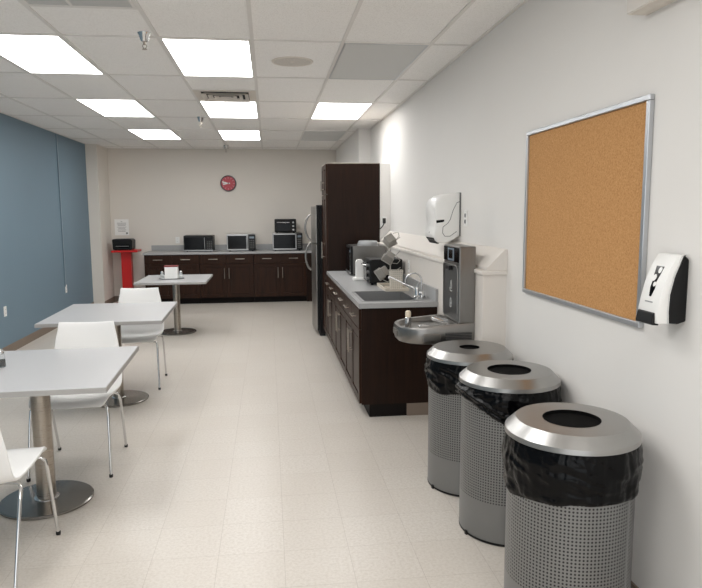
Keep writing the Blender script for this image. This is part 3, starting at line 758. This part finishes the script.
# cork board
t = thing('bulletin_board', 'large cork bulletin board with an aluminium frame on the right wall', 'bulletin board', (RW, 2.93, 1.577))
by0, by1, bz0, bz1 = 2.325, 3.50, 1.138, 2.018; fw = .022
build('cork_panel', MB().box(1.420, RW - .001, by0 + fw, by1 - fw, bz0 + fw, bz1 - fw), M['cork'], t, world=True)
for q in ((by0, by1, bz1 - fw, bz1), (by0, by1, bz0, bz0 + fw), (by0, by0 + fw, bz0 + fw, bz1 - fw), (by1 - fw, by1, bz0 + fw, bz1 - fw)):
    build('frame_rail', MB().box(1.408, RW - .0005, *q), M['alu'], t, world=True, bev=.003)

# soap dispenser
t = thing('soap_dispenser', 'white and black soap dispenser on the right wall beside the cork board', 'soap dispenser', (RW, 2.12, 1.31))
s0, s1 = 2.07, 2.185
blk = [(1.43, 1.42), (1.418, 1.432), (1.40, 1.428), (1.375, 1.36), (1.362, 1.30), (1.36, 1.24), (1.362, 1.20), (1.40, 1.196), (1.43, 1.205)]
build('back_housing', MB().prism(blk, 1, s0, s1), M['black'], t, world=True, bev=.006, smooth=40)
wh = [(1.421, 1.436), (1.385, 1.436), (1.362, 1.395), (1.34, 1.34), (1.325, 1.28), (1.318, 1.235), (1.32, 1.2), (1.364, 1.199), (1.3605, 1.24), (1.3625, 1.30), (1.376, 1.36), (1.402, 1.43), (1.418, 1.434)]
cv = build('front_cover', MB().prism(wh, 1, s0 - .001, s1 + .001), M['white'], t, world=True, bev=.004, smooth=40)
build('cover_edge', MB().prism([(1.405, 1.434), (1.398, 1.432), (1.372, 1.36), (1.358, 1.30), (1.356, 1.24), (1.358, 1.2), (1.364, 1.199), (1.3605, 1.24), (1.3625, 1.30), (1.376, 1.36)], 1, s0 - .003, s0 + .001), mat('cover_edge_grey', (200, 200, 198), .5), cv, world=True)
# dark level window lies on the sloping front face
def front(zv):
    pr = [(1.436, 1.385), (1.395, 1.362), (1.34, 1.34), (1.28, 1.325), (1.235, 1.318), (1.2, 1.32)]
    for (za, xa), (zb_, xb) in zip(pr[:-1], pr[1:]):
        if zb_ <= zv <= za: return xa + (xb - xa) * (za - zv) / (za - zb_)
    return 1.32
def facepatch(pts, lift=.0015):
    m = MB(); n = len(pts)
    vs = [(front(z) - lift, y, z) for y, z in pts] + [(front(z) + .001, y, z) for y, z in pts]
    return m.add(vs, [tuple(range(n)), tuple(reversed(range(n, 2 * n)))] + [(i, (i + 1) % n, n + (i + 1) % n, n + i) for i in range(n)])
win = build('level_window', facepatch([(2.105, 1.395), (2.15, 1.395), (2.145, 1.367), (2.137, 1.34), (2.14, 1.32), (2.133, 1.29), (2.122, 1.29), (2.112, 1.32), (2.116, 1.34), (2.11, 1.367)]), M['blackgloss'], cv, world=True, label='dark hourglass shaped window')
wm = MB()
for cy, cz, rr in ((2.118, 1.382, .009), (2.133, 1.355, .010), (2.12, 1.333, .007)):
    q = facepatch([(cy + rr * math.cos(a_ * PI / 6), cz + rr * 1.2 * math.sin(a_ * PI / 6)) for a_ in range(12)], .0025); wm.add(q.v, q.f)
build('window_marks', wm, M['white'], win, world=True)
build('small_lettering', facepatch([(2.105, 1.273), (2.15, 1.273), (2.15, 1.269), (2.105, 1.269)]), M['ink'], cv, world=True)
build('push_bar', MB().prism([(1.322, 1.238), (1.314, 1.236), (1.306, 1.20), (1.309, 1.194), (1.335, 1.192), (1.335, 1.199), (1.322, 1.2)], 1, s0 + .01, s1 - .005), M['black'], t, world=True, bev=.003)

# white box high on the right wall
t = thing('wall_box', 'white box unit high on the right wall at the top right', 'wall box', (RW, 1.8, 2.32))
build('housing', MB().box(1.35, RW, 1.2, 2.413, 2.32, 2.62), M['cream'], t, world=True, bev=.004)
build('bottom_panel', MB().box(1.355, RW, 1.21, 2.405, 2.317, 2.321), M['vent'], t, world=True)

# ------------------------------------------------------------------ waste bins
RB = .233
def bin_(label, loc, hole, hem, fold, seed, seam):
    t = thing('waste_bin', label, 'waste bin', (loc[0], loc[1], 0), 0, 'steel waste bins by the right wall')
    def uvf(co): return ((math.atan2(co.y, co.x) + PI) * RB, co.z)
    uvf.period = 2 * PI * RB
    bd = build('body', MB().lathe([(RB, .012), (RB, .70), (RB - .004, .70), (RB - .004, .02), (0, .02)], n=128), M['binbody'], t, smooth=40, uvf=uvf)
    sm = MB(); 
    sm.box(RB - .003, RB + .001, -.006, .006, .02, .70); sm.xf(Matrix.Rotation(seam, 4, 'Z'))
    build('seam_strip', sm, M['seam'], bd)
    build('base_ring', MB().lathe([(RB - .02, 0), (RB - .004, 0), (RB + .001, .004), (RB + .001, .014), (RB - .02, .014)], n=96, closed=True), M['black'], t, smooth=40)
    for k in range(3):
        build('foot', MB().box(RB - .004, RB + .007, -.008, .008, 0, .02).xf(Matrix.Rotation(-2.86 + k * 2 * PI / 3, 4, 'Z')), M['black'], t)
    # liner: folded skirt below the lid
    nth, nz = 220, 34; zt = .762; vs = []
    for i in range(nz + 1):
        u = i / nz
        for k in range(nth):
            a = 2 * PI * k / nth; d = Vector((math.cos(a), math.sin(a), 0))
            hz = hem(a) + .012 * noise.noise(d * 3 + Vector((seed, 0, 0)))
            z = zt + (hz - zt) * u
            q = Vector((d.x * 4, d.y * 4, z * 11 + seed * 3 + a * .0))
            sw = Vector((d.x * 3, d.y * 3, z * 26 + 2.2 * math.sin(a + seed)))
            r = RB + .006 + .008 * math.sin(PI * min(1, u * 1.25)) + .007 * noise.noise(q) + .006 * (1 - abs(noise.noise(sw + Vector((seed, seed, 0)))) * 2) * min(1, u * 3) + .004 * noise.noise(Vector((d.x * 16, d.y * 16, z * 9)))
            if u < .12: r += .003 * math.sin(a * 46 + 2 * noise.noise(d * 5)) * (1 - u / .12)
            if fold:
                for fz, am, wd in fold:
                    r += am * math.exp(-((z - hz - fz) / wd) ** 2) * (.6 + .4 * math.cos(a - PI * 1.05))
            if u > .93: r -= (u - .93) / .07 * .008
            r = max(r, RB + .0025)
            vs.append((d.x * r, d.y * r, z))
    fs = [(i * nth + k, i * nth + (k + 1) % nth, (i + 1) * nth + (k + 1) % nth, (i + 1) * nth + k) for i in range(nz) for k in range(nth)]
    build('bag_liner', MB().add(vs, fs), M['bag'], t, smooth=180)
    # lid
    zl = .766
    ld = build('lid', MB().lathe([(hole, zl + .046), (.205, zl + .047), (.244, zl + .010), (.246, zl - .008), (.243, zl - .010), (.236, zl - .010), (.236, zl + .004), (.2, zl + .040), (hole, zl + .040)], n=128, closed=True), M['lid'], t, smooth=28)
    build('hole_rim', MB().lathe([(hole - .001, zl + .046), (hole + .002, zl + .0475), (hole + .002, zl + .04), (hole - .001, zl + .03)], n=64, closed=True), M['pit'], ld, smooth=40)
    build('inner_bag', MB().lathe([(hole + .06, zl + .035), (hole + .05, .55), (hole + .03, .3), (0, .28)], n=48), M['pit'], t, smooth=60)
    return t
bin_('farthest steel waste bin, with a small hole in its lid, by the drinking fountain', (1.135, 3.584), .056, lambda a: .588 + .012 * math.sin(3 * a), [(.055, .006, .02)], 1.3, 1.1)
bin_('middle steel waste bin with black liner bunched into slanting folds', (1.165, 3.033), .104, lambda a: .578 + .115 * max(0, math.cos(a - PI * 1.02)) ** 2, [(.018, .013, .011), (.045, .012, .011)], 4.7, -.9)
bin_('nearest steel waste bin, cut by the bottom edge of the photo', (1.118, 2.26), .104, lambda a: .534 + .038 * max(0, -math.sin(a)), [], 8.2, -.95)

# ------------------------------------------------------------------ tables
def table(label, c, rz, wx, wy, h, pr, off=(0, 0)):
    t = thing('cafe_table', label, 'table', (c[0], c[1], 0), rz, 'grey cafe tables')
    build('table_top', MB().box(-wx / 2 + .002, wx / 2 - .002, -wy / 2 + .002, wy / 2 - .002, h - .028, h).xf(Matrix.Translation((off[0], off[1], 0))), M['tablelam'], t, bev=.003)
    e = MB(); a, b = wx / 2, wy / 2
    e.box(-a, a, -b, -b + .0025, h - .029, h - .003).box(-a, a, b - .0025, b, h - .029, h - .003).box(-a, -a + .0025, -b + .0025, b - .0025, h - .029, h - .003).box(a - .0025, a, -b + .0025, b - .0025, h - .029, h - .003)
    build('edge_band', e.xf(Matrix.Translation((off[0], off[1], 0))), M['tableedge'], t)
    build('column', MB().lathe([(pr, .024), (pr, h - .045)], n=40), M['nickel'], t, smooth=40)
    build('column_collar', MB().lathe([(pr, .018), (pr + .016, .018), (pr + .016, .026), (pr + .004, .032), (pr, .032)], n=40, closed=True), M['chrome'], t, smooth=40)
    build('top_mount', MB().box(-.14, .14, -.14, .14, h - .046, h - .0285).box(-.26, .26, -.02, .02, h - .05, h - .0285), M['black'], t)
    build('base_plate', MB().lathe([(0, 0), (.238, 0), (.245, .004), (.245, .013), (.238, .018), (.08, .023), (0, .024)], n=96), M['plate'], t, smooth=25)
    return t
table('nearest grey cafe table, cut by the left edge of the photo', (-1.262, 3.655), math.radians(2.2), .80, 1.0, .755, .05, (.045, .03))
table('grey cafe table in the middle of the three, with bare top', (-1.31, 5.66), math.radians(1.5), .94, 1.11, .758, .042, (-.02, .06))
table('farthest grey cafe table, with a white napkin holder on it', (-1.245, 8.86), 0, .885, 1.05, .728, .045)

# ------------------------------------------------------------------ chairs
def chair(label):
    t = thing('side_chair', label, 'chair', (0, 0, 0), 0, 'white cafe chairs')
    prof = [(.252, .440, .196), (.247, .452, .211), (.23, .463, .221), (.18, .466, .230), (.10, .462, .233), (.0, .455, .233), (-.08, .452, .231), (-.14, .453, .229), (-.18, .461, .228), (-.205, .479, .227), (-.222, .512, .226), (-.236, .56, .223), (-.25, .63, .216), (-.263, .70, .206), (-.275, .77, .196), (-.285, .83, .183), (-.291, .868, .176)]
    nu = 16; vs = []
    for y, z, hw in prof:
        k = max(0, min(1, (z - .5) / .3)); s_ = 1 - k
        for i in range(nu + 1):
            u = -1 + 2 * i / nu
            dz = (.016 * u * u * s_ * (1 if y < .2 else .4)) + (.008 * u * u if z > .84 else 0) - (.0 if y < .22 else .01 * u ** 4)
            dy = .022 * u * u * k
            vs.append((hw * u, y + dy, z + dz - .006 * s_ * (1 - u * u)))
    m = nu + 1
    fs = [(r * m + i, r * m + i + 1, (r + 1) * m + i + 1, (r + 1) * m + i) for r in range(len(prof) - 1) for i in range(nu)]
    sh = build('seat_shell', MB().add(vs, fs), M['chairwhite'], t, smooth=180)
    so = sh.modifiers.new('thickness', 'SOLIDIFY'); so.thickness = .013; so.offset = 0
    bv = sh.modifiers.new('rounding', 'BEVEL'); bv.width = .004; bv.segments = 2; bv.limit_method = 'ANGLE'
    for q in (-1, 1):
        f = MB().tube([(q * .238, .262, .012), (q * .226, .205, .36), (q * .222, .195, .412), (q * .205, .188, .430), (q * .15, .185, .434)], .0085, 12)
        lg = build('leg', f, M['chrome'], t, smooth=60)
        build('foot_cap', MB().lathe([(0, 0), (.0105, 0), (.0115, .004), (.0115, .018), (0, .018)], (q * .2385, .2625), 14), M['blackmatte'], lg, label='black rubber foot')
        f = MB().tube([(q * .218, -.258, .012), (q * .222, -.15, .36), (q * .220, -.115, .412), (q * .205, -.10, .426), (q * .15, -.09, .428)], .0085, 12)
        lg = build('leg', f, M['chrome'], t, smooth=60)
        build('foot_cap', MB().lathe([(0, 0), (.0105, 0), (.0115, .004), (.0115, .018), (0, .018)], (q * .218, -.26), 14), M['blackmatte'], lg, label='black rubber foot')
    build('under_bar', MB().tube([(-.16, .185, .434), (.16, .185, .434)], .0085, 10), M['chrome'], t, smooth=60)
    build('under_bar', MB().tube([(-.16, -.09, .428), (.16, -.09, .428)], .0085, 10), M['chrome'], t, smooth=60)
    return t
c = chair('white chair at the near side of the nearest table, cut by the bottom left corner')
c.location = (-1.312, 2.975, 0); c.rotation_euler = (0, 0, math.radians(.5))
dup(c, (-1.222, 4.207, 0), PI, 'white chair pushed under the far side of the nearest table, facing the viewer')
dup(c, (-1.255, 6.20, 0), PI, 'farthest white chair, pushed under the far side of the middle table')

# ------------------------------------------------------------------ table things
tz = .728
t = thing('condiment_tray', 'grey tray under the napkin holder on the farthest table', 'tray', (-1.285, 8.78, tz))
build('tray_base', oval([(0, 0), (.95, 0), (1, .008), (1.02, .014), (.99, .014), (.95, .006), (0, .005)], .165, .10), M['steel'], t, smooth=40)
t = thing('napkin_holder', 'white napkin holder with a dark red top on the farthest table', 'napkin holder', (-1.285, 8.78, tz + .006))
build('side_panel', MB().box(-.082, .082, -.05, -.042, 0, .155), M['white'], t, bev=.002)
build('side_panel', MB().box(-.082, .082, .042, .05, 0, .155), M['white'], t, bev=.002)
build('base', MB().box(-.082, .082, -.042, .042, 0, .008), M['white'], t)
build('napkins', MB().box(-.078, .078, -.036, .036, .008, .148), M['paper'], t)
build('top_rail', MB().box(-.088, .088, -.053, .053, .156, .172), M['darkred'], t, bev=.003)
def shaker_jar(label, loc, fill):
    t = thing('shaker', label, 'shaker', loc, 0, 'glass table shakers')
    build('glass_body', MB().lathe([(0, 0), (.021, 0), (.0235, .006), (.0225, .05), (.019, .072), (.017, .076), (0, .076)], n=28), M['glass'], t, smooth=40)
    build('contents', MB().lathe([(0, .004), (.0195, .005), (.02, .042), (0, .044)], n=24), M[fill], t)
    build('cap', MB().lathe([(.0185, .072), (.0205, .074), (.0205, .088), (.014, .1), (0, .104)], n=28), M['chrome'], t, smooth=40)
shaker_jar('glass shaker left of the napkin holder on the farthest table', (-1.405, 8.76, tz + .006), 'salt')
shaker_jar('glass shaker right of the napkin holder on the farthest table', (-1.165, 8.76, tz + .006), 'salt')
shaker_jar('dark filled glass shaker at the left edge of the nearest table', (-1.477, 3.72, .755), 'pepper')

# ------------------------------------------------------------------ world, camera, view
wd = bpy.data.worlds.new('World'); scene.world = wd; wd.use_nodes = True
bg = wd.node_tree.nodes.get('Background'); bg.inputs[0].default_value = (.93, .97, 1, 1); bg.inputs[1].default_value = .8  # added soft fill, entering where the rear wall is left out
F = 651.6048; yaw, pitch, roll = .1241135, -.1251419, -.0060018
cam = bpy.data.cameras.new('Camera'); co = bpy.data.objects.new('Camera', cam); COL.objects.link(co)
cam.sensor_fit = 'HORIZONTAL'; cam.sensor_width = 36; cam.lens = F / 702 * 36; cam.clip_start = .05; cam.clip_end = 60
fw_ = Vector((math.sin(yaw) * math.cos(pitch), math.cos(yaw) * math.cos(pitch), math.sin(pitch)))
r0 = Vector((math.cos(yaw), -math.sin(yaw), 0)); u0 = r0.cross(fw_)
r1 = r0 * math.cos(roll) + u0 * math.sin(roll); u1 = u0 * math.cos(roll) - r0 * math.sin(roll)
co.matrix_world = Matrix(((r1.x, u1.x, -fw_.x, 0), (r1.y, u1.y, -fw_.y, 0), (r1.z, u1.z, -fw_.z, 1.5898), (0, 0, 0, 1)))
scene.camera = co
vs_ = scene.view_settings
scene.display_settings.display_device = 'sRGB'
vs_.view_transform = 'Standard'; vs_.look = 'None'; vs_.gamma = 1.0; vs_.exposure = 1.16; vs_.use_curve_mapping = False
scene.cycles.use_denoising = True
scene.cycles.max_bounces = 10; scene.cycles.diffuse_bounces = 6; scene.cycles.glossy_bounces = 4; scene.cycles.transmission_bounces = 6
